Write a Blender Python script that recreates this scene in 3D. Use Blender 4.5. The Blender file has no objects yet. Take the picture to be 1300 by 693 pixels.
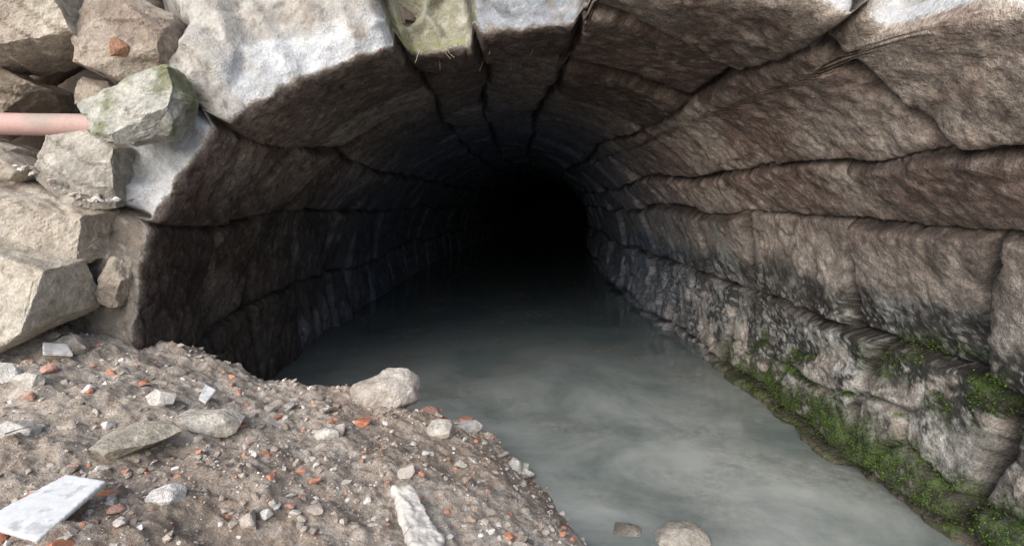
import bpy, bmesh, math, random
import numpy as np
from mathutils import Vector, Matrix, Euler
random.seed(7); RNG=np.random.default_rng(11)
scene=bpy.context.scene
scene.view_settings.view_transform='Standard'
try: scene.view_settings.look='None'
except Exception: pass
scene.view_settings.exposure=0

# ---------------- numpy noise ----------------
def _h(i,j,k,seed):
    n=(i.astype(np.int64)*374761393+j.astype(np.int64)*668265263+k.astype(np.int64)*1274126177+seed*974634777)&0xffffffff
    n=((n^(n>>13))*1274126177)&0xffffffff
    n=((n^(n>>16))*2246822519)&0xffffffff
    n=n^(n>>15)
    return (n&0xffffff)/float(0xffffff)*2-1
def vn(x,y,z,seed=0):
    x,y,z=np.broadcast_arrays(np.asarray(x,float),np.asarray(y,float),np.asarray(z,float))
    x,y,z=(.80*x+.36*y+.48*z,-.60*x+.48*y+.64*z,-.80*y+.60*z)
    xi,yi,zi=np.floor(x),np.floor(y),np.floor(z)
    fx,fy,fz=x-xi,y-yi,z-zi
    u,v,w=[f*f*(3-2*f) for f in (fx,fy,fz)]
    xi,yi,zi=xi.astype(np.int64),yi.astype(np.int64),zi.astype(np.int64)
    r=0
    for a in (0,1):
        for b in (0,1):
            for c in (0,1):
                r=r+_h(xi+a,yi+b,zi+c,seed)*(u if a else 1-u)*(v if b else 1-v)*(w if c else 1-w)
    return r
def fbm(x,y,z,f=1.0,o=4,seed=0,g=.5):
    r=0;a=1.0;t=0
    for i in range(o):
        r=r+a*vn(x*f+i*17.3,y*f-i*9.1,z*f+i*5.7,seed+i); t+=a; a*=g; f*=2.03
    return r/t
def worley2(x,y,seed=0):
    xi,yi=np.floor(x).astype(np.int64),np.floor(y).astype(np.int64)
    d1=np.full(x.shape,9.);d2=np.full(x.shape,9.);cid=np.zeros(x.shape)
    for a in (-1,0,1):
        for b in (-1,0,1):
            cx=xi+a;cy=yi+b
            px=cx+.5+.42*_h(cx,cy,cx*0,seed);py=cy+.5+.42*_h(cx,cy,cx*0+5,seed)
            d=np.hypot(px-x,py-y);h=_h(cx,cy,cx*0+9,seed)
            m=d<d1
            d2=np.where(m,d1,np.minimum(d2,d));cid=np.where(m,h,cid);d1=np.where(m,d,d1)
    return d1,d2,cid
def ss(a,b,x):
    t=np.clip((x-a)/(b-a),0,1);return t*t*(3-2*t)
def mixc(A,B,t):
    t=np.asarray(t)[...,None];return A*(1-t)+np.asarray(B)*t

# ---------------- materials ----------------
def mat_stone(name,rough=.9,scale=10,fine=70,bump=.8,var=.35,wet=None,spec=.3,dist=.02,nr=.78):
    m=bpy.data.materials.new(name);m.use_nodes=True;nt=m.node_tree;N=nt.nodes;L=nt.links
    b=N['Principled BSDF']
    at=N.new('ShaderNodeAttribute');at.attribute_name='Col'
    tc=N.new('ShaderNodeTexCoord')
    n1=N.new('ShaderNodeTexNoise');n1.inputs['Scale'].default_value=scale;n1.inputs['Detail'].default_value=6;n1.inputs['Roughness'].default_value=nr
    n2=N.new('ShaderNodeTexNoise');n2.inputs['Scale'].default_value=fine;n2.inputs['Detail'].default_value=3;n2.inputs['Roughness'].default_value=.8
    for n in (n1,n2):L.new(tc.outputs['Object'],n.inputs['Vector'])
    mr=N.new('ShaderNodeMapRange');mr.inputs[1].default_value=.36;mr.inputs[2].default_value=.64;mr.inputs[3].default_value=1-var;mr.inputs[4].default_value=1+var
    L.new(n1.outputs['Fac'],mr.inputs[0])
    mr2=N.new('ShaderNodeMapRange');mr2.inputs[1].default_value=.33;mr2.inputs[2].default_value=.67;mr2.inputs[3].default_value=1-var;mr2.inputs[4].default_value=1+var
    L.new(n2.outputs['Fac'],mr2.inputs[0])
    mu=N.new('ShaderNodeMath');mu.operation='MULTIPLY';L.new(mr.outputs[0],mu.inputs[0]);L.new(mr2.outputs[0],mu.inputs[1])
    vm=N.new('ShaderNodeVectorMath');vm.operation='SCALE';L.new(at.outputs['Color'],vm.inputs[0]);L.new(mu.outputs[0],vm.inputs['Scale'])
    L.new(vm.outputs[0],b.inputs['Base Color'])
    m2=N.new('ShaderNodeMath');m2.operation='MULTIPLY_ADD';m2.inputs[1].default_value=.22;L.new(n2.outputs['Fac'],m2.inputs[0]);L.new(n1.outputs['Fac'],m2.inputs[2])
    bp=N.new('ShaderNodeBump');bp.inputs['Strength'].default_value=bump;bp.inputs['Distance'].default_value=dist
    L.new(m2.outputs[0],bp.inputs['Height']);L.new(bp.outputs['Normal'],b.inputs['Normal'])
    if wet:
        L.new(at.outputs['Alpha'],b.inputs['Roughness'])
    else: b.inputs['Roughness'].default_value=rough
    b.inputs['Specular IOR Level'].default_value=spec
    return m
M_ARCH=mat_stone('arch_stone',scale=9,fine=75,bump=1,var=.38,wet=True,dist=.026)
M_FACE=mat_stone('arch_stone_face',scale=7,fine=60,bump=1,var=.17,dist=.03,nr=.7)
M_ROCK=mat_stone('rock',scale=12,fine=80,bump=1,var=.22,dist=.02)
M_DIRT=mat_stone('dirt',scale=22,fine=110,bump=1,var=.28,wet=True,dist=.02)
M_GRAVEL=mat_stone('gravel',scale=40,fine=160,bump=.5,var=.2,dist=.008)
M_PLASTIC=mat_stone('painted',rough=.6,scale=12,fine=60,bump=.3,var=.06,dist=.006)
M_MOSS=mat_stone('moss',rough=.9,scale=60,bump=.1,var=.35)

# ---------------- mesh helpers ----------------
def new_obj(name,verts,faces,col,mat,smooth=True,parent=None):
    me=bpy.data.meshes.new(name)
    verts=np.asarray(verts,np.float32);faces=np.asarray(faces,np.int32)
    k=faces.shape[1]
    me.vertices.add(len(verts));me.vertices.foreach_set('co',verts.ravel())
    me.loops.add(faces.size);me.loops.foreach_set('vertex_index',faces.ravel())
    me.polygons.add(len(faces));me.polygons.foreach_set('loop_start',np.arange(0,faces.size,k,dtype=np.int32))
    me.polygons.foreach_set('loop_total',np.full(len(faces),k,np.int32))
    me.update(calc_edges=True);me.validate()
    me.polygons.foreach_set('use_smooth',np.full(len(me.polygons),smooth,bool))
    setcol(me,col)
    me.materials.append(mat)
    o=bpy.data.objects.new(name,me);scene.collection.objects.link(o)
    if parent:o.parent=parent
    return o
def setcol(me,col):
    col=np.asarray(col,np.float32)
    if col.ndim==1: col=np.tile(col,(len(me.vertices),1))
    if col.shape[1]==3: col=np.hstack([col,np.full((len(col),1),.9,np.float32)])
    a=me.color_attributes.new('Col','FLOAT_COLOR','POINT');a.data.foreach_set('color',np.clip(col,0,1).astype(np.float32).ravel())
def gridfaces(nr,nc,mask=None,flip=False):
    i=np.arange(nr-1)[:,None];j=np.arange(nc-1)[None,:]
    a=(i*nc+j).ravel();f=np.stack([a,a+1,a+nc+1,a+nc],1)
    if flip:f=f[:,::-1]
    if mask is not None:f=f[mask.ravel()]
    return f

# ================= ARCH TUNNEL =================
CX,CZ,R=.10,.45,2.025
J=np.array([-40,-11,9,27,37,55,79,95,108,136,153,174,200,230.])
def frontdepth(th):
    return np.interp(th,[-30,0,28,46,50.5,51.5,60,66,78,80,95,97,106.5,110,136,153,180,215],
                        [1.2,1.25,1.3,1.45,1.7,2.06,2.1,2.35,2.75,3.2,3.45,3.65,3.7,3.3,3.0,2.93,2.9,2.88])
ns=660
arc=np.linspace(-.9,math.pi*R+.9,ns)
TH=np.degrees(arc/R)
thc=np.radians(np.clip(TH,0,180))
bx=CX+R*np.cos(thc);bz=CZ+R*np.sin(thc)
bz=bz-np.where(arc<0,-arc,0)-np.where(arc>math.pi*R,arc-math.pi*R,0)
nx=np.cos(thc);nz=np.sin(thc)
yf=frontdepth(TH)+.06*fbm(arc,0,0,2.2,4,3)+.025*vn(arc*14,0,0,5)
st_=[.0115*(1.0092**max(0,i-240)) for i in range(600)]
t=np.concatenate([[0],np.cumsum(st_)]);nr=len(t)
nf=64
tf=np.linspace(.95,.015,nf)
# transverse joints (metres into the tunnel) for the course that ends at J[ci]
CROSS={3:[2.15,3.05,4.2,5.1],4:[2.6,4.1,5.3],5:[2.15,3.5,4.8],6:[2.95,3.8,4.8],7:[3.9,4.9],8:[4.3,5.1],9:[4.4,5.2],10:[3.9,4.8,5.6],11:[3.6,4.3,5.2],12:[3.6,4.4,5.4]}
for c in range(0,len(J)+1):
    L0=CROSS.get(c,[]) ; r=random.Random(c*3+1)
    L0=[-5]+list(L0)
    if len(L0)<2:L0.append(1.8+r.random())
    while L0[-1]<60:L0.append(L0[-1]+r.uniform(.65,1.35))
    CROSS[c]=np.array(L0)
SEC=np.array([ _h(np.array([i]),np.array([2]),np.array([3]),4)[0] for i in range(40)])
def blocks(thv,yv,ar):
    thw=thv+3.0*fbm(ar*.45,yv,0,.75,2,21)+.7*vn(ar*3,yv*3,0,22)+.25*vn(ar*9,yv*14,0,23)+.14*vn(ar*20,yv*45,0,24)
    ci=np.clip(np.searchsorted(J,thw),1,len(J)-1)
    m=R*math.pi/180
    dl=(thw-J[ci-1])*m;dh=(J[ci]-thw)*m
    d1=np.minimum(dl,dh)
    frac=dl/(dl+dh)
    d2=np.full(thv.shape,9.);bid=np.zeros(thv.shape)
    for c in range(1,len(J)):
        mk=ci==c
        if not mk.any():continue
        ys=CROSS[c]
        yy=yv[mk]+.08*fbm(ar[mk],yv[mk]*.3,0,2.5,3,31+c)+.018*vn(ar[mk]*18,yv[mk]*5,0,3)+SEC[c]*.34*(frac[mk]-.5)
        q=np.clip(np.searchsorted(ys,yy),1,len(ys)-1)
        d2[mk]=np.minimum(yy-ys[q-1],ys[q]-yy);bid[mk]=q
    h=_h(ci,bid.astype(np.int64),ci*0,77)
    h2=_h(ci,bid.astype(np.int64),ci*0,78)
    return d1,d2,ci,h,h2,frac
Yg=yf[None,:]+t[:,None];AR=np.broadcast_to(arc,Yg.shape);THg=np.broadcast_to(TH,Yg.shape)
d1,d2,ci,h,h2,frac=blocks(THg,Yg,AR)
X0=np.broadcast_to(bx,Yg.shape);Z0=np.broadcast_to(bz,Yg.shape);NX=np.broadcast_to(nx,Yg.shape);NZ=np.broadcast_to(nz,Yg.shape)
jm=np.clip(.55+.9*vn(AR*1.7,Yg*2.6,0,8),0.12,1.3)*(1-.55*ss(146,158,THg))
far=1+.25*np.clip(Yg-4,0,20)
wj=(.008+.014*jm)*far**.5;wj2=(.020+.020*jm)*far**.6
g1=np.exp(-(d1/wj)**2)*(.03+.06*jm);g2=np.exp(-(d2/wj2)**2)*(.07+.06*jm)
rnd=.016*np.exp(-d1/.04)+.024*np.exp(-d2/.05)
low=ss(30,5,THg)
dis=np.maximum(g1,g2)+rnd+.036*h+.10*h2*(frac-.5)
dis+=.018*fbm(X0,Yg,Z0,2.3,3,41)+.018*fbm(X0,Yg,Z0,7,4,42,.6)+.010*fbm(X0,Yg,Z0,24,3,43,.65)
fl=fbm(X0,Yg,Z0,1.9,4,62,.5)*5;flk=(np.floor(fl)+ss(.8,1,fl-np.floor(fl)))-fl
dis+=.006*flk
cr=np.abs(fbm(X0,Yg,Z0,1.3,4,60,.55));crk=np.exp(-(cr/.010)**2)*ss(.05,.25,vn(X0*.9,Yg*.9,Z0*.9,61))
dis+=.014*crk
dis+=low*(.03*fbm(X0,Yg,Z0,5,4,46))
fw=worley2(Yg*1.15+.3*vn(Yg*3,Z0*3,0,90),Z0*2.1+.3*vn(Yg*3,Z0*3,7,91)+.3*Yg,92)
fe=fw[1]-fw[0];fz=ss(.60,.50,Z0+.10*vn(Yg*2,0,0,93))*np.where(THg<90,1,0)
foot=fz*(.03+.03*fw[2]-.04*np.exp(-(fe/.05)**2)+.07*ss(.45,.0,Z0))
dis-=foot
dis-=np.where(THg>90,ss(.5,.1,Z0)*(.02+.03*fbm(X0,Yg,Z0,3.2,3,48)),0)
chip=np.exp(-t[:,None]/.05)*(.03+.06*np.abs(fbm(AR,Yg*0,0,4,4,50)))
dis=dis+chip
def bend(y): return .0065*np.clip(y-5,0,12)**2+.0065*24*np.clip(y-17,0,40)
XI=X0+NX*dis+bend(Yg);ZI=Z0+NZ*dis
P=np.stack([XI,Yg+.006*fbm(X0,Yg,Z0,20,2,55),ZI],-1)
rr=dis[0][None,:]+tf[:,None]
A2=np.broadcast_to(arc,rr.shape);T2=np.broadcast_to(TH,rr.shape)
Yf0=np.broadcast_to(yf,rr.shape)
e1,e2,c2,k1,k2,fr2=blocks(T2+2.2*vn(rr*1.3,T2*.03,0,61)*ss(0,.4,tf[:,None]),Yf0*0+ (Yf0.mean()),A2)
gf=np.exp(-(e1/.018)**2)*.08
cour=np.array([_h(np.array([i]),np.array([7]),np.array([1]),14)[0] for i in range(30)])
FY=Yf0+gf+.05*cour[c2]*ss(0,.12,tf[:,None])
xf=bx[None,:]+nx[None,:]*rr;zf=bz[None,:]+nz[None,:]*rr
ft=ss(0,.12,tf[:,None])
FY=FY+.05*fbm(xf,Yf0*0,zf,1.8,3,65)*ft+.03*fbm(xf,0,zf,7,4,66,.6)*ss(0,.05,tf[:,None])+.012*fbm(xf,0,zf,30,3,67)
FY=FY+.25*ss(.30,.95,tf[:,None])
FY=FY+.75*ss(.44,.60,tf[:,None]+.04*vn(T2*.12,rr*2,0,68))*ss(128,139,T2)
w1,w2,wc=worley2(xf*2.1+.5*fbm(xf,zf,0,2,3,4),zf*2.1+.4*vn(xf*2,zf*2,8,4),9)
FY=FY+.07*wc*ft*ss(0,.20,w2-w1)
F=np.stack([xf,FY,zf],-1)
ALL=np.concatenate([F,P],0)
def arch_color():
    wx=X0+.05*fbm(X0,Yg,Z0,6,2,99);wy=Yg+.05*fbm(X0,Yg,Z0,6,2,98);wz=Z0+.05*fbm(X0,Yg,Z0,6,2,97)
    n1=fbm(wx,wy,wz,1.6,5,101,.6);n2=fbm(wx,wy,wz,6,5,102,.65);n3=fbm(wx,wy,wz,28,3,103,.7);n4=fbm(wx,wy,wz,3.2,5,104,.6)
    C=np.tile(np.array([.35,.275,.236]),Yg.shape+(1,))
    C=mixc(C,[.46,.395,.345],ss(-.05,.45,n2+.3*n1+.45*h))
    C=mixc(C,[.22,.155,.132],ss(-.05,.3,-n1+.4*n2-.45*h2))
    C=mixc(C,[.54,.48,.43],.55*ss(.15,.4,n3+.35*n2))
    C=mixc(C,[.11,.085,.078],.65*ss(.15,.36,-n3+.3*n4))
    C=C*(1+.32*h[...,None])
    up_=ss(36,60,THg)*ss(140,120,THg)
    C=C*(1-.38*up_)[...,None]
    right=THg<90
    C=mixc(C,[.45,.42,.385],np.where(right,ss(36,14,THg)*.6,0))
    C=mixc(C,[.56,.54,.51],np.where(right,ss(32,8,THg)*ss(.1,.4,n4+.4*n3)*.6,0))
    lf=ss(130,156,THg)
    C=C*(1-.52*lf)[...,None]  # left wall darkened: wet stone, plus its shading put into the colour
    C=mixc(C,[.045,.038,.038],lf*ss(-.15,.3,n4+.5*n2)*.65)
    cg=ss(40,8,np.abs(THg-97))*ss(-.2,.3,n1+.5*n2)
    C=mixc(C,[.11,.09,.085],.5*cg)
    zz=Z0+.24*n4+.14*n2+.07*vn(Yg*1.5,0,0,105)
    band=np.where(right,ss(1.14,.95,zz),0)
    blk=band*ss(-.12,.12,n4+.6*n2+.55*np.exp(-((zz-.80)/.22)**2)+.07+.14*ss(2.8,4.2,Yg)-.16*ss(.45,.2,zz))
    C=mixc(C,[.026,.029,.028],.93*blk)
    wht=band*ss(.10,.26,n2*.8+n3*.9-.35*n4)*ss(1.9,3.4,Yg)
    C=mixc(C,[.46,.47,.47],.55*wht)
    sp=ss(.30,.44,vn(X0*60,Yg*60,Z0*60,109)+.3*n2)*ss(1.15,.75,zz)*right
    C=mixc(C,[.64,.64,.62],.6*sp)
    # dark water runs down from the joint above the stain
    rn=ss(.12,.38,vn(Yg*5.5,TH[None,:]*.10,0,140)+.35*n2)*ss(31,24,THg)*right
    C=mixc(C,[.07,.065,.06],.6*rn)
    run=ss(.36,.5,vn(Yg*7,TH[None,:]*.12,0,120)+.4*n2)*ss(45,30,THg)*right*ss(3.6,5,Yg)
    C=mixc(C,[.60,.60,.60],.35*run)
    runl=ss(.3,.5,vn(Yg*5,TH[None,:]*.1,0,121)+.4*n2)*ss(140,160,THg)*ss(4.2,6,Yg)
    C=mixc(C,[.44,.49,.56],.55*runl)
    gs=fz*ss(.02,.10,fe)*ss(4.4,2.9,Yg)
    C=mixc(C,np.array([.42,.41,.385])*(1+.25*fw[2][...,None]),.85*gs*ss(-.14,.10,n4+.5*n3))
    C=mixc(C,[.58,.57,.55],.5*gs*ss(.1,.35,n3+n2*.5))
    gap=fz*ss(.12,.03,fe)
    mo=np.where(right,np.maximum(ss(.40,.12,Z0+.2*n4+.04*n3)*ss(-.45,-.05,n2+.5*n3+.25*n4),.8*gap*ss(-.25,.1,n4+.5*n3))*ss(5.4,3.8,Yg),0)
    up=ss(.20,.06,np.abs(Z0-.68+.16*n4))*ss(3.3,2.3,Yg)*ss(-.2,.15,n2+.4*n4)
    mo=np.maximum(mo,np.where(right,up*.8,0))
    C=mixc(C,[.028,.033,.02],.88*np.clip(mo*1.6,0,1))
    C=mixc(C,[.10,.17,.03],.72*mo*ss(-.03,.28,n3+.5*n2))
    C=mixc(C,[.12,.11,.08],.7*ss(.06,.015,Z0+.03*n2))
    jw=(.008+.013*jm)*far**.5
    jd=np.maximum(np.exp(-(d1/jw)**2),np.exp(-(d2/(wj2*.85))**2))
    C=mixc(C,[.03,.025,.022],.93*jd*np.clip(.55+jm,0,1))
    hal=np.maximum(np.exp(-d1/.06),.9*np.exp(-d2/.07))
    C=mixc(C,[.10,.08,.072],.6*hal*ss(-.35,.15,n4)*(1-.4*low))
    C=mixc(C,[.06,.045,.04],.6*crk)
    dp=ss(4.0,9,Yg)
    C=mixc(C,[.17,.235,.36],.72*dp*(1-.4*ss(-.1,.4,n4))*(1-.8*jd))  # blue haze of the deep tunnel painted into the stone colour
    C=mixc(C,[.30,.38,.50],.7*ss(8,14,Yg)*(1-.8*jd))  # paler blue further in, a painted stand-in for misty glow
    rough=.88-.30*lf-.25*ss(.3,.05,Z0)-.25*blk
    C=mixc(C,[.52,.49,.45],.5*np.exp(-t[:,None]/.015)*(n2>-.2))
    return np.concatenate([C,rough[...,None]],-1),mo
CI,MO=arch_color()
n2=fbm(xf,0,zf,5,5,201,.6);n3=fbm(xf,0,zf,25,3,202,.7);n4=fbm(xf,0,zf,1.8,4,203)
CF=np.tile(np.array([.45,.42,.38]),xf.shape+(1,))
def seton(cond,c):
    global CF
    CF=np.where(cond[...,None],np.array(c),CF)
thx=T2
seton((thx>171),[.14,.12,.10]);seton((thx>153)&(thx<=171),[.22,.195,.17])  # low left face darkened: shade of the hollow put into its colour
seton((thx>136.5)&(thx<=153),[.66,.69,.73]);seton((thx>109)&(thx<=136.5),[.45,.44,.42])
seton((thx>95)&(thx<=109),[.30,.30,.23]);seton((thx>79)&(thx<=95),[.27,.30,.34])
seton((thx>60)&(thx<=79),[.36,.34,.32]);seton((thx>46)&(thx<=60),[.50,.52,.55]);seton(thx<=46,[.42,.39,.36])
notw=1-.75*((thx>136.5)&(thx<153))
CF=mixc(CF,[.31,.265,.22],.7*ss(.08,.36,n2+.3*n4+.15*n3)*notw)
CF=mixc(CF,[.57,.56,.55],.45*ss(.2,.45,n3-.4*n2))
CF=mixc(CF,[.22,.19,.165],.65*ss(.15,.36,-n3+.3*n2)*notw)
CF=mixc(CF,[.57,.61,.66],.75*((thx>109)&(thx<132))*ss(.26,.10,tf[:,None]+.30*n2+.12*n3))
CF=mixc(CF,[.20,.22,.06],.8*ss(.0,.25,n4+.6*n3+.1)*((thx>97)&(thx<109)))
CF=mixc(CF,[.06,.05,.045],.9*ss(.44,.54,tf[:,None])*ss(131,138,T2))  # set-back part painted near black, as the shade of a void
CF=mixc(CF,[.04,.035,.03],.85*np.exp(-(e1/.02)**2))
CF=np.concatenate([CF,np.full(xf.shape+(1,),.9)],-1)
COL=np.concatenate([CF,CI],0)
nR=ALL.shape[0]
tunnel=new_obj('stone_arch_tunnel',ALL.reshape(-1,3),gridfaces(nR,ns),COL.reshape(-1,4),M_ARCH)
tunnel.data.materials.append(M_FACE)
mi=np.zeros(len(tunnel.data.polygons),np.int32);mi[:(nf-1)*(ns-1)]=1
tunnel.data.polygons.foreach_set('material_index',mi)
bm=bmesh.new()
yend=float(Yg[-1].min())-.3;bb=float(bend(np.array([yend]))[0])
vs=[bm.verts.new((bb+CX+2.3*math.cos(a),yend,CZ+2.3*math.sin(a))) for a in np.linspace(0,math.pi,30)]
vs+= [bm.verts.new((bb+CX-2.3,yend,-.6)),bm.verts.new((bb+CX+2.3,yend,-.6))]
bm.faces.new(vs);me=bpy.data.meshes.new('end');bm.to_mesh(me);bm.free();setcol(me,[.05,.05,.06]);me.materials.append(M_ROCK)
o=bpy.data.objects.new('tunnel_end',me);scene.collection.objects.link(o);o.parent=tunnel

# ================= TERRAIN =================
def ground(x,y,detail=True):
    x=np.asarray(x,float);y=np.asarray(y,float)
    xs=np.interp(y,[-1,.3,1.2,2.24,2.7,3.05,3.25,3.5,3.9],[3.5,1.6,.85,.42,.27,.08,-.35,-1.1,-2.3])
    xs=xs+.05*fbm(x*0,y,0,2.2,3,301)
    s=xs-x
    zi=.26*(1-np.exp(-np.maximum(s,0)/.28))+.17*np.maximum(s,0)
    zi=np.minimum(zi,.76)+.14*ss(-1.1,-1.8,x)*ss(2.0,2.8,y)
    zo=-np.minimum(np.maximum(-s,0)*.55,.42)
    z=np.where(s>0,zi,zo)
    z=np.where(y>3.0,z-ss(3.05,4.3,y)*.55*ss(0,1.5,s),z)
    z=np.where(y>4.3,np.minimum(z,-.30),z)
    z=np.maximum(z,.45*ss(.5,-.6,y)-.42*(1-ss(.5,-.6,y)))
    z=z+.22*ss(-2.1,-2.9,x)*ss(4.4,3.2,y)
    z=np.where(y<2.2,z-.05*ss(2.2,1.2,y)*ss(0,.5,s),z)
    if detail:
        a=ss(-.05,.12,z)
        z=z+a*(.09*fbm(x,y,0,2.6,4,310)+.045*fbm(x,y,3,8,5,311,.6)+.018*fbm(x,y,5,30,3,312,.7))
        z=z+(1-a)*.02*fbm(x,y,3,4,3,313)
    return z
def axis(a,b,step,lo,hi):
    core=np.arange(a,b,step);l=[];v=a;s=step
    while v>lo: s*=1.25;v-=s;l.append(v)
    r=[];v=core[-1];s=step
    while v<hi: s*=1.25;v+=s;r.append(v)
    return np.concatenate([l[::-1],core,r])
xa=axis(-3.0,1.3,.0085,-90,90);ya=axis(1.3,3.8,.0085,-90,90)
GX,GY=np.meshgrid(xa,ya)
GZ=ground(GX,GY)
n1=fbm(GX,GY,0,1.5,3,320);n2=fbm(GX,GY,0,8,5,321,.6);n3=fbm(GX,GY,0,40,3,322,.7)
C=np.tile(np.array([.52,.455,.39]),GX.shape+(1,))
C=mixc(C,[.40,.33,.27],ss(-.05,.35,n1+.5*n2));C=mixc(C,[.60,.55,.50],.6*ss(.1,.4,n2-.4*n1+.4*n3))
C=mixc(C,[.66,.63,.60],.5*ss(.25,.42,n3));C=mixc(C,[.29,.235,.19],.5*ss(.2,.42,-n3+.2*n2))
wet=ss(.15,.02,GZ+.03*n2)
C=mixc(C,[.24,.21,.17],.8*wet)
rg=.92-.40*wet
terrain=new_obj('ground',np.stack([GX,GY,GZ],-1).reshape(-1,3),gridfaces(len(ya),len(xa)),np.concatenate([C,rg[...,None]],-1).reshape(-1,4),M_DIRT)

# ================= WATER =================
def water():
    me=bpy.data.meshes.new('water')
    bm=bmesh.new()
    v=[bm.verts.new(p) for p in [(-3.2,-.3,0),(2.6,-.3,0),(2.6,5,0),(2.8,8,0),(9,30,0),(9,60,0),(-3.2,60,0)]];bm.faces.new(v);bm.to_mesh(me);bm.free()
    m=bpy.data.materials.new('murky_water');m.use_nodes=True;N=m.node_tree.nodes;L=m.node_tree.links;b=N['Principled BSDF']
    tc=N.new('ShaderNodeTexCoord')
    a=N.new('ShaderNodeTexNoise');a.inputs['Scale'].default_value=1.1;a.inputs['Detail'].default_value=7;a.inputs['Roughness'].default_value=.65;a.inputs['Distortion'].default_value=.5
    r=N.new('ShaderNodeValToRGB');e=r.color_ramp.elements
    e[0].position=.36;e[0].color=(.165,.20,.195,1);e[1].position=.64;e[1].color=(.42,.45,.43,1)
    L.new(tc.outputs['Object'],a.inputs['Vector']);L.new(a.outputs['Fac'],r.inputs[0])
    # water darkens further inside: the tunnel's shade is painted into the base colour
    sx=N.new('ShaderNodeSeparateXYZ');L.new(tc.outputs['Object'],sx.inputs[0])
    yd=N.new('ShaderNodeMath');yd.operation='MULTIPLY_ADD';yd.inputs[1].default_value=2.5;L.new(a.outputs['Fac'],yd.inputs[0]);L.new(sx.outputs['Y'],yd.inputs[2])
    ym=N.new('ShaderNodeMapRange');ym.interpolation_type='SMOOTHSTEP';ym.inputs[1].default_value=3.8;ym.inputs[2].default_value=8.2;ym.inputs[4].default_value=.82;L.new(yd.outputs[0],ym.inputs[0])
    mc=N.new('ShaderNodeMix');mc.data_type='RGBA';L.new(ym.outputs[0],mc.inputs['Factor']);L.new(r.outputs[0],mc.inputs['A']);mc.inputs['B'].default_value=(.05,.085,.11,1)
    s=N.new('ShaderNodeTexNoise');s.inputs['Scale'].default_value=14;s.inputs['Detail'].default_value=9;s.inputs['Roughness'].default_value=.8
    L.new(tc.outputs['Object'],s.inputs['Vector'])
    s2=N.new('ShaderNodeTexNoise');s2.inputs['Scale'].default_value=1.6;s2.inputs['Detail'].default_value=3;L.new(tc.outputs['Object'],s2.inputs['Vector'])
    q=N.new('ShaderNodeMapRange');q.inputs[1].default_value=.48;q.inputs[2].default_value=.64;L.new(s2.outputs['Fac'],q.inputs[0])
    q2=N.new('ShaderNodeMapRange');q2.inputs[1].default_value=.40;q2.inputs[2].default_value=.62;L.new(s.outputs['Fac'],q2.inputs[0])
    mm=N.new('ShaderNodeMath');mm.operation='MULTIPLY';L.new(q.outputs[0],mm.inputs[0]);L.new(q2.outputs[0],mm.inputs[1])
    mr=N.new('ShaderNodeMath');mr.operation='MULTIPLY';mr.inputs[1].default_value=.8;L.new(mm.outputs[0],mr.inputs[0])
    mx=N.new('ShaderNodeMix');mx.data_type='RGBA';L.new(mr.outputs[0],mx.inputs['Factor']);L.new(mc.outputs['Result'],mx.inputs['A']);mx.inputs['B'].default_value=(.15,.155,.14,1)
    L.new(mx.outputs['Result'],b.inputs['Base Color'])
    ro=N.new('ShaderNodeMapRange');ro.inputs[3].default_value=.05;ro.inputs[4].default_value=.5;L.new(mr.outputs[0],ro.inputs[0]);L.new(ro.outputs[0],b.inputs['Roughness'])
    b.inputs['IOR'].default_value=1.33
    w=N.new('ShaderNodeTexNoise');w.inputs['Scale'].default_value=3.5;w.inputs['Detail'].default_value=3;L.new(tc.outputs['Object'],w.inputs['Vector'])
    bp=N.new('ShaderNodeBump');bp.inputs['Strength'].default_value=.10;bp.inputs['Distance'].default_value=.03;L.new(w.outputs['Fac'],bp.inputs['Height']);L.new(bp.outputs['Normal'],b.inputs['Normal'])
    me.materials.append(m);o=bpy.data.objects.new('water',me);scene.collection.objects.link(o)
water()

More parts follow.
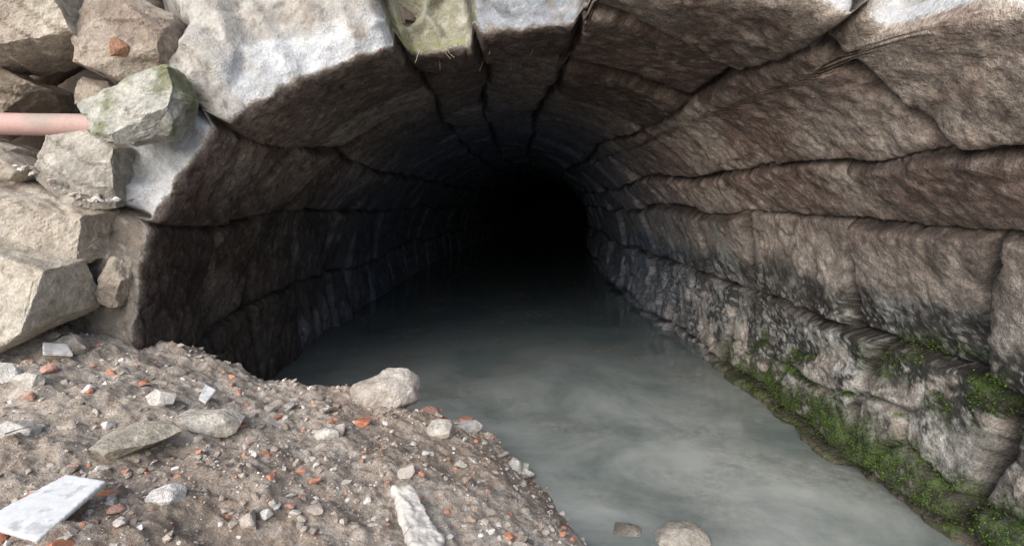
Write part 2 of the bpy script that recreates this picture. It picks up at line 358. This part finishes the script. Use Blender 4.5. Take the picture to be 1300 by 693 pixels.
# ================= ROCK MAKER =================
def rock(name,pts,col,seed=0,vox=.014,amp=1.0,col2=None,mat=None,parent=None,extra=None,facet=1.0,cuts=26):
    bm=bmesh.new()
    for p in pts:bm.verts.new(p)
    r=bmesh.ops.convex_hull(bm,input=bm.verts)
    bmesh.ops.delete(bm,geom=[g for g in r['geom_interior'] if isinstance(g,bmesh.types.BMVert)],context='VERTS')
    bmesh.ops.recalc_face_normals(bm,faces=bm.faces)
    me=bpy.data.meshes.new(name+'_t');bm.to_mesh(me);bm.free()
    o=bpy.data.objects.new(name,me);scene.collection.objects.link(o)
    md=o.modifiers.new('r','REMESH');md.mode='VOXEL';md.voxel_size=vox
    dg=bpy.context.evaluated_depsgraph_get()
    m2=bpy.data.meshes.new_from_object(o.evaluated_get(dg));o.modifiers.clear();o.data=m2
    n=len(m2.vertices);co=np.empty(n*3,np.float32);m2.vertices.foreach_get('co',co);co=co.reshape(-1,3).astype(float)
    no=np.empty(n*3,np.float32);m2.vertices.foreach_get('normal',no);no=no.reshape(-1,3).astype(float)
    x,y,z=co.T;s=seed*3.7
    f1=fbm(x+s,y,z,3,3,400+seed)
    co=co+no*(amp*.035*f1)[:,None]
    if facet>0:
        g=np.random.default_rng(seed+900);c0=co.mean(0)
        for i in range(cuts):
            v=g.normal(size=3);v/=np.linalg.norm(v);qq=(co-c0)@v;lim=qq.max()*g.uniform(.72,.93)
            co=co-np.maximum(qq-lim,0)[:,None]*v*.97
    q=(x*.5+z*.9+y*.3+.12*fbm(x+s,y,z,3,2,440))*7;st=(np.floor(q)+ss(.8,1,q-np.floor(q)))/7-q/7
    f2=-np.abs(fbm(x+s,y,z,6,3,410+seed,.6))*2+.6;f3=fbm(x,y+s,z,30,3,420,.65)
    co=co+no*(amp*(.010*f2+.010*f3)+amp*facet*.12*st)[:,None]
    m2.vertices.foreach_set('co',co.astype(np.float32).ravel());m2.update()
    C=np.tile(np.array(col,float),(n,1))
    c2=np.array(col2 if col2 is not None else [c*.6 for c in col])
    C=mixc(C,c2,.75*ss(-.05,.3,fbm(x+s,y,z,3.5,5,430,.6)))
    C=mixc(C,np.array(col)*1.2,.5*ss(.1,.35,fbm(x,y,z+s,16,4,431,.6)))
    C=mixc(C,np.array(col)*.45,.5*ss(.2,.4,fbm(x,y,z+s,30,3,433,.6)))
    if extra is not None:C=extra(C,x,y,z,no)
    setcol(m2,C);m2.materials.append(mat or M_ROCK)
    m2.polygons.foreach_set('use_smooth',np.full(len(m2.polygons),facet<=0,bool))
    if parent:o.parent=parent
    return o
def slab(front,y0,dep,jit=.02,seed=0,tilt=0):
    r=random.Random(seed);P=[]
    for (x,z) in front:
        P.append((x+r.uniform(-jit,jit),y0+r.uniform(-jit,jit)*2.5+tilt*(z-front[0][1]),z+r.uniform(-jit,jit)))
        P.append((x*1.0+r.uniform(-jit,jit)*2,y0+dep,z+r.uniform(-jit,jit)*2))
    return P
def blob(c,s,rot=0,seed=0,n=14):
    r=random.Random(seed);P=[]
    for i in range(n):
        a=r.uniform(0,6.28);u=r.uniform(-1,1);q=math.sqrt(1-u*u)
        v=Vector((q*math.cos(a)*s[0],q*math.sin(a)*s[1],u*s[2]));v.rotate(Euler((0,0,rot)))
        P.append((c[0]+v.x,c[1]+v.y,c[2]+v.z))
    return P
def mossy(C,x,y,z,no):
    m=ss(-.05,.25,fbm(x,y,z,6,5,500,.6)+.25*no[:,2])
    return mixc(C,[.17,.19,.08],.75*m)
def dusty(C,x,y,z,no):
    return mixc(C,[.46,.40,.34],.6*ss(.3,.9,no[:,2])*ss(-.3,.2,fbm(x,y,z,6,4,501)))
beige=[.48,.43,.37]
rock('wall_stone',slab([(-3.3,2.28),(-2.5,2.24),(-2.04,2.32),(-2.02,2.52),(-2.3,2.75),(-3.3,2.8)],2.93,.5,seed=1),[.50,.46,.40],1,col2=[.38,.33,.28],extra=dusty,cuts=10)
rock('wall_stone',slab([(-3.3,1.98),(-2.52,1.97),(-2.44,2.08),(-2.55,2.20),(-3.3,2.22)],3.15,.4,seed=2),[.42,.36,.30],2,cuts=14)
rock('wall_stone',slab([(-2.28,2.02),(-2.09,2.02),(-2.08,2.13),(-2.26,2.16)],3.15,.3,seed=3),[.46,.41,.35],3,vox=.012,amp=.6)
rock('wall_stone',slab([(-2.12,2.12),(-1.74,2.10),(-1.62,2.30),(-1.70,2.50),(-2.04,2.60)],2.97,.3,seed=4),[.40,.35,.30],4,col2=[.30,.24,.20],cuts=10)
rock('mossy_stone',slab([(-1.98,1.94),(-1.82,1.76),(-1.56,1.80),(-1.46,1.98),(-1.54,2.13),(-1.78,2.13)],2.74,.25,jit=.02,seed=5,tilt=.3),[.50,.50,.46],5,extra=mossy,cuts=10)
rock('wall_stone',slab([(-2.40,1.60),(-2.12,1.42),(-1.86,1.46),(-1.82,1.74),(-1.96,1.86),(-2.24,1.82)],2.84,.35,seed=6),[.48,.46,.42],6,extra=dusty,cuts=10)
rock('wall_stone',slab([(-2.75,1.70),(-2.45,1.68),(-2.38,1.76),(-2.72,1.82)],2.95,.3,seed=8),[.46,.42,.37],7,vox=.012,amp=.6)
rock('wall_stone',slab([(-2.50,1.62),(-2.33,1.60),(-2.29,1.70),(-2.45,1.73)],2.83,.3,seed=28),[.42,.38,.33],17,vox=.012,amp=.6)
rock('ledge_stone',[(-3.2,2.75,1.52),(-2.45,2.70,1.56),(-1.76,2.80,1.34),(-1.90,2.76,1.14),(-2.4,2.70,1.20),(-3.2,2.7,1.22),(-3.2,3.2,1.62),(-2.3,3.25,1.68),(-1.85,3.3,1.4),(-1.9,3.3,1.2),(-3.2,3.3,1.2)],[.50,.46,.40],9,col2=[.36,.31,.26],extra=dusty,cuts=12)
rock('broken_slab',[(-3.2,2.40,1.44),(-2.55,2.36,1.36),(-1.98,2.46,1.14),(-1.95,2.5,1.04),(-2.22,2.40,.80),(-3.1,2.36,.74),(-3.2,2.9,1.52),(-2.5,2.95,1.44),(-1.95,2.85,1.19),(-2.05,2.95,.95),(-3.1,2.9,.80)],[.56,.52,.45],10,amp=.5,facet=.3,col2=[.44,.39,.32],cuts=7)
rock('wall_stone',slab([(-2.02,.98),(-1.93,.92),(-1.86,1.08),(-1.86,1.22),(-2.0,1.24)],2.80,.3,seed=41),[.42,.37,.31],51,amp=.9,vox=.01)
rock('brick_fragment',slab([(-1.90,2.22),(-1.80,2.21),(-1.79,2.29),(-1.88,2.31)],2.90,.1,seed=12,jit=.008),[.34,.19,.13],12,vox=.009,amp=.3,facet=.1)

WX,WZ=np.meshgrid(np.arange(-6,6,.025),np.arange(-.4,4.6,.025))
def wally(x):return np.interp(x,[-8,-1,0,.5,1.5,3,8],[3.75,3.95,4.0,3.7,2.7,1.9,1.9])
w1,w2,wc=worley2(WX*2.4+.3*vn(WX*2,WZ*2,0,6),WZ*3.6+.3*vn(WX*2,WZ*2,5,6),31)
WY=wally(WX)+.16*wc-.10*ss(0,.25,w2-w1)+.05*fbm(WX,0,WZ,4,4,71)
WC=np.tile(np.array([.22,.18,.15]),WX.shape+(1,))*(1+.35*wc[...,None])
WC=mixc(WC,[.04,.03,.025],.9*ss(.12,.0,w2-w1));WC=mixc(WC,[.34,.31,.28],.4*ss(.1,.4,fbm(WX,0,WZ,9,4,72)))
hole=np.hypot(WX-CX,WZ-CZ)
msk=((hole>R+.25)&~((np.abs(WX-CX)<R+.25)&(WZ<CZ)))[:-1,:-1]
new_obj('rubble_stone_wall',np.stack([WX,WY,WZ],-1).reshape(-1,3),gridfaces(WX.shape[0],WX.shape[1],msk),np.concatenate([WC,np.full(WX.shape+(1,),.9)],-1).reshape(-1,4),M_ROCK)
hx=np.linspace(-90,90,90);hy=np.concatenate([np.linspace(1.9,4.5,10),np.linspace(5,90,40)])
HX,HY=np.meshgrid(hx,hy);HZ=4.4+.3*fbm(HX,HY,0,.2,3,81)+.02*HY
HY2=np.maximum(HY,wally(HX)+ (HY-1.9)*.5)
new_obj('hill',np.stack([HX,HY2,HZ],-1).reshape(-1,3),gridfaces(*HX.shape),np.tile([.22,.2,.13,.9],(HX.size,1)),M_DIRT)

# ================= PIPE =================
def pipe():
    n=28;V=[];Fc=[]
    xs=np.linspace(-4.6,-1.90,60)
    for i,x in enumerate(xs):
        for j in range(n):
            a=2*math.pi*j/n;rr=.056+.002*math.sin(x*9+a)
            V.append((x,2.98+.02*math.sin(x*2)+rr*math.cos(a),1.885-.02*(x+2)+rr*math.sin(a)))
    m=len(xs);yc=2.98+.02*math.sin(-3.8);zc=1.885-.002
    for j in range(n):
        a=2*math.pi*j/n;V.append((-1.90,yc+.045*math.cos(a),zc+.045*math.sin(a)))
    for j in range(n):
        a=2*math.pi*j/n;V.append((-2.4,yc+.045*math.cos(a),zc+.008+.045*math.sin(a)))
    for i in range(m+1):
        for j in range(n):
            k=(j+1)%n;Fc.append((i*n+j,i*n+k,(i+1)*n+k,(i+1)*n+j))
    V=np.array(V);c=mixc(np.tile(np.array([.52,.35,.33]),(len(V),1)),[.38,.32,.29],ss(-.15,.35,fbm(V[:,0],V[:,1],V[:,2],6,3,91)))
    new_obj('clay_pipe',V,Fc,c,M_PLASTIC)
pipe()

# ================= RUBBLE =================
def ico(sub,seed,cuts=13):
    bm=bmesh.new();bmesh.ops.create_icosphere(bm,subdivisions=sub,radius=1)
    V=np.array([v.co[:] for v in bm.verts]);Fa=np.array([[v.index for v in f.verts] for f in bm.faces]);bm.free()
    r=np.random.default_rng(seed)
    for i in range(cuts):
        n=r.normal(size=3);n/=np.linalg.norm(n);d=r.uniform(.42,.75)
        q=V@n;V=V-np.maximum(q-d,0)[:,None]*n
    V=V/np.abs(V).max()
    V=V*(1+.07*fbm(V[:,0]+seed,V[:,1],V[:,2],2.5,2,seed)[:,None])
    return V,Fa
def scatter(name,n,xr,yr,smin,smax,power,palette,sub,seed,dens=None,zfun=ground,sink=.3,par=None,mat=None):
    r=np.random.default_rng(seed);T=[ico(sub,seed*10+i) for i in range(10)]
    VV=[];FF=[];CC=[];off=0
    xs=r.uniform(*xr,n);ys=r.uniform(*yr,n);zs=zfun(xs,ys)
    keep=zs>-.02
    if dens is not None:keep&=r.random(n)<dens(xs,ys)
    for x,y,z in zip(xs[keep],ys[keep],zs[keep]):
        V,Fa=T[r.integers(10)]
        s=smin+(smax-smin)*r.random()**power
        sc=s*np.array([r.uniform(.75,1.5),r.uniform(.65,1.1),r.uniform(.35,.8)])
        Rm=np.array(Euler((r.uniform(-.6,.6),r.uniform(-.6,.6),r.uniform(0,6.28))).to_matrix())
        W=(V*sc)@Rm.T+[x,y,z+s*(.45-sink)]
        VV.append(W);FF.append(Fa+off);off+=len(V)
        c=np.array(palette[r.integers(len(palette))])*r.uniform(.75,1.2)
        cc=np.tile(c,(len(V),1))
        cc=mixc(cc,[.50,.43,.37],.65*ss(.1,-.5,V[:,2]))
        CC.append(cc)
    if VV:return new_obj(name,np.vstack(VV),np.vstack(FF),np.vstack(CC),mat or M_GRAVEL,smooth=False,parent=par)
P1=[[.50,.44,.38]]*7+[[.58,.54,.49]]*6+[[.37,.30,.25]]*5+[[.66,.63,.60]]*4+[[.62,.28,.18]]*3+[[.78,.77,.75]]*2
P2=[[.52,.47,.42]]*6+[[.60,.57,.52]]*6+[[.42,.36,.31]]*4+[[.72,.70,.68]]*3+[[.62,.28,.18]]*3
cl0=lambda x,y:.35+.65*ss(-.15,.25,fbm(x,y,0,2.6,3,10))
cl=lambda x,y:.15+.85*ss(-.05,.25,fbm(x,y,0,1.8,3,9))
gv=scatter('gravel',17000,(-3.1,1.0),(1.1,3.9),.002,.009,2.0,P1,1,5,dens=cl0)
scatter('coarse',4500,(-3.1,.9),(1.1,3.8),.007,.024,1.8,P1,2,6,dens=cl0,par=gv)
rb=scatter('rubble',620,(-3.1,.6),(1.2,3.5),.018,.055,2.2,P2,3,7,dens=cl)
scatter('grit',700,(-3.1,-1.85),(2.72,3.25),.005,.03,2,P2[:-3],2,8,zfun=lambda x,y:1.66-.16*ss(-2.4,-1.9,x)+.03*vn(x*5,y*5,0,3),sink=.3,par=rb)

def gz(x,y):return float(ground(np.array([x]),np.array([y]),True)[0])
def put(name,x,y,s,col,seed,rot=0,dz=0,amp=.4,mat=None,vox=None,n=16,col2=None,z=None,cuts=10):
    z=gz(x,y)+s[2]*.3+dz if z is None else z
    return rock(name,blob((x,y,z),s,rot,seed,n),col,seed,vox=vox or max(.004,min(s)*.09),amp=amp*max(s)/.15,col2=col2,mat=mat,cuts=cuts)
W=[.68,.66,.63]
put('boulder',-.61,3.00,(.22,.16,.19),[.56,.52,.48],21,.2,dz=.0,col2=[.44,.39,.34],n=26,cuts=8)
put('stone',-.36,2.98,(.10,.07,.04),[.46,.30,.25],22,n=22)
put('stone',-.14,2.98,(.11,.07,.04),[.56,.54,.52],23,n=22)
put('stone',.12,2.82,(.06,.05,.05),W,24,n=22)
put('stone',-.27,2.72,(.10,.07,.05),[.54,.51,.46],25,n=22)
put('stone',-1.20,2.28,(.18,.12,.06),[.62,.58,.52],26,.2,n=24)
put('stone',-1.36,2.02,(.18,.12,.06),[.50,.46,.39],27,.3,n=20)
put('stone',-1.06,1.72,(.07,.05,.04),[.72,.70,.68],28,.7,n=20)
put('stone',-2.08,2.34,(.08,.06,.06),W,29,n=22)
put('stone',-1.93,2.28,(.07,.05,.05),[.64,.61,.57],30,n=22)
put('stone',-1.45,2.36,(.08,.06,.04),[.68,.65,.61],31,n=22)
put('stone',-2.05,2.70,(.10,.07,.06),[.46,.42,.37],33,n=20)
put('stone',-1.6,2.75,(.08,.06,.05),[.52,.47,.42],34,n=20)
put('stone',-.95,2.85,(.07,.05,.05),[.50,.44,.39],35,n=20)
put('stone',-1.75,2.0,(.09,.07,.05),[.62,.60,.57],38,n=20)
put('stone',-.75,2.4,(.06,.05,.04),[.60,.57,.53],39,n=20)
put('water_rock',.84,2.26,(.14,.12,.08),[.44,.41,.36],36,z=-.005,n=24)
put('water_rock',.60,2.36,(.12,.10,.05),[.30,.28,.24],37,z=-.03,n=22)
k=40
for (x,y,s) in [(-1.86,2.2,.036),(-1.23,1.70,.03),(-1.95,2.42,.045),(-2.2,2.72,.035),(-1.45,1.85,.024),(-.65,2.63,.06),(-1.35,2.8,.03),(-.9,2.1,.022),(-1.15,1.62,.03),(-1.38,1.74,.02),(-2.1,2.5,.03),(-1.0,2.5,.022),(-.55,2.2,.02),(-1.7,2.3,.026),(-.8,2.75,.024),(-1.6,2.5,.03),(-.7,1.8,.022)]:
    put('terracotta_fragment',x,y,(s*1.2,s*.7,s*.45),[.68,.29,.18] if k%2 else [.62,.38,.31],k,k,vox=.003,amp=.1,n=20,dz=.006);k+=1
def sheet(name,pts,th,rotx,roty,rotz,loc,col,seed,amp=.15,col2=None):
    P=[];M=Euler((rotx,roty,rotz)).to_matrix()
    for (x,y) in pts:
        for z in (0,th):
            P.append(tuple(M@Vector((x,y,z))+Vector(loc)))
    return rock(name,P,col,seed,vox=.004,amp=amp,mat=M_PLASTIC,col2=col2,facet=0)
sheet('tile_shard',[(-.15,-.10),(-.05,.085),(.075,.075),(.045,-.14),(-.06,-.12)],.014,.3,.1,-.05,(-1.26,1.56,gz(-1.26,1.56)+.045),[.70,.73,.76],60,col2=[.67,.70,.72])
sheet('plaster_strip',[(-.055,.13),(.015,.14),(.10,-.10),(.085,-.17),(0,-.15)],.03,.25,.2,.25,(-.30,1.84,gz(-.30,1.84)+.035),[.68,.66,.62],61,amp=1.0,col2=[.55,.47,.40])
sheet('plaster_fragment',[(-.06,.04),(.03,.05),(.07,-.04),(-.04,-.05)],.02,.3,.25,.5,(-2.02,2.56,gz(-2.02,2.56)+.04),[.68,.68,.68],62)
sheet('plaster_fragment',[(-.03,.06),(.03,.03),(.02,-.06),(-.02,-.04)],.012,.4,.2,.1,(-1.32,2.50,gz(-1.32,2.50)+.03),[.68,.70,.72],63)

def twigs():
    V=[];Fc=[];C=[];r=random.Random(5);b=0
    for i in range(46):
        if i<34:
            x=r.uniform(-2.5,.1);y=r.uniform(1.5,3.0);z=gz(x,y)+.012
            if z<.1:continue
            d=Vector((r.uniform(-1,1),r.uniform(-1,1),r.uniform(-.1,.25))).normalized()
        else:
            x=r.uniform(-.5,.3);y=r.uniform(3.5,3.9);z=2.44;d=Vector((r.uniform(-.3,.3),r.uniform(-.3,.1),-1)).normalized()
        L=r.uniform(.04,.13);rad=r.uniform(.0012,.003);p=Vector((x,y,z));n=7
        for s in range(n):
            d=(d+Vector((r.uniform(-.25,.25),r.uniform(-.25,.25),r.uniform(-.12,.1)))).normalized()
            u=d.orthogonal().normalized();w=d.cross(u)
            rr=rad*(1-.6*s/n)
            for j in range(5):
                a=2*math.pi*j/5;V.append(p+u*rr*math.cos(a)+w*rr*math.sin(a))
                C.append([.30,.22,.15] if i%3 else [.50,.44,.36])
            if s<n-1:
                for j in range(5):
                    k=(j+1)%5;Fc.append((b+s*5+j,b+s*5+k,b+(s+1)*5+k,b+(s+1)*5+j))
            p=p+d*L/n
        b+=n*5
    new_obj('twigs',[tuple(v) for v in V],Fc,np.array(C),M_GRAVEL)
twigs()

# ---- moss tufts
mo=MO.copy();dt=np.gradient(t)
w=(mo*(ss(.01,.05,ZI)))*dt[:,None];w=np.where(mo>.2,w,0).ravel()
NM=15000
idx=RNG.choice(len(w),NM,p=w/w.sum())
Pp=P.reshape(-1,3)[idx]+RNG.normal(0,.006,(NM,3))
V=[];Fm=[];Cm=[];b=0
for p in Pp:
    cc=np.array([.080,.135,.027])*RNG.uniform(.25,1.8)
    for q in range(3):
        dr=RNG.normal(size=3);dr[0]-=.9;dr[2]+=.5;dr/=np.linalg.norm(dr);L=RNG.uniform(.004,.012)
        sd=np.cross(dr,RNG.normal(size=3));sd/=np.linalg.norm(sd);sd*=L*.3
        V+=[p-sd,p+sd,p+dr*L];Fm.append((b,b+1,b+2));b+=3;Cm+=[cc]*3
new_obj('moss',V,Fm,np.array(Cm),M_MOSS,smooth=False)

# ================= LIGHT =================
w=bpy.data.worlds.new('World');scene.world=w;w.use_nodes=True;N=w.node_tree.nodes;L=w.node_tree.links
bg=N['Background'];sk=N.new('ShaderNodeTexSky');sk.sky_type='NISHITA';sk.sun_disc=False
EL,AZ=math.radians(30),math.radians(206)
sk.sun_elevation=EL;sk.sun_rotation=AZ;sk.dust_density=3;sk.air_density=1.0
L.new(sk.outputs[0],bg.inputs['Color']);bg.inputs['Strength'].default_value=.15
ld=bpy.data.lights.new('sun','SUN');ld.energy=3.2;ld.angle=math.radians(70);ld.color=(1,.975,.95)
lo=bpy.data.objects.new('sun',ld);scene.collection.objects.link(lo)
sd=Vector((math.sin(AZ)*math.cos(EL),math.cos(AZ)*math.cos(EL),math.sin(EL)))
lo.rotation_euler=sd.to_track_quat('Z','Y').to_euler();lo.location=(0,-5,8)

# ================= CAMERA =================
cd=bpy.data.cameras.new('camera');cam=bpy.data.objects.new('camera',cd);scene.collection.objects.link(cam)
cd.sensor_width=36;cd.lens=36*700/1300;cd.clip_start=.05;cd.clip_end=500
cam.location=(0,0,1.5);cam.rotation_euler=(math.radians(90-7.4),0,math.radians(-2.05))
scene.camera=cam
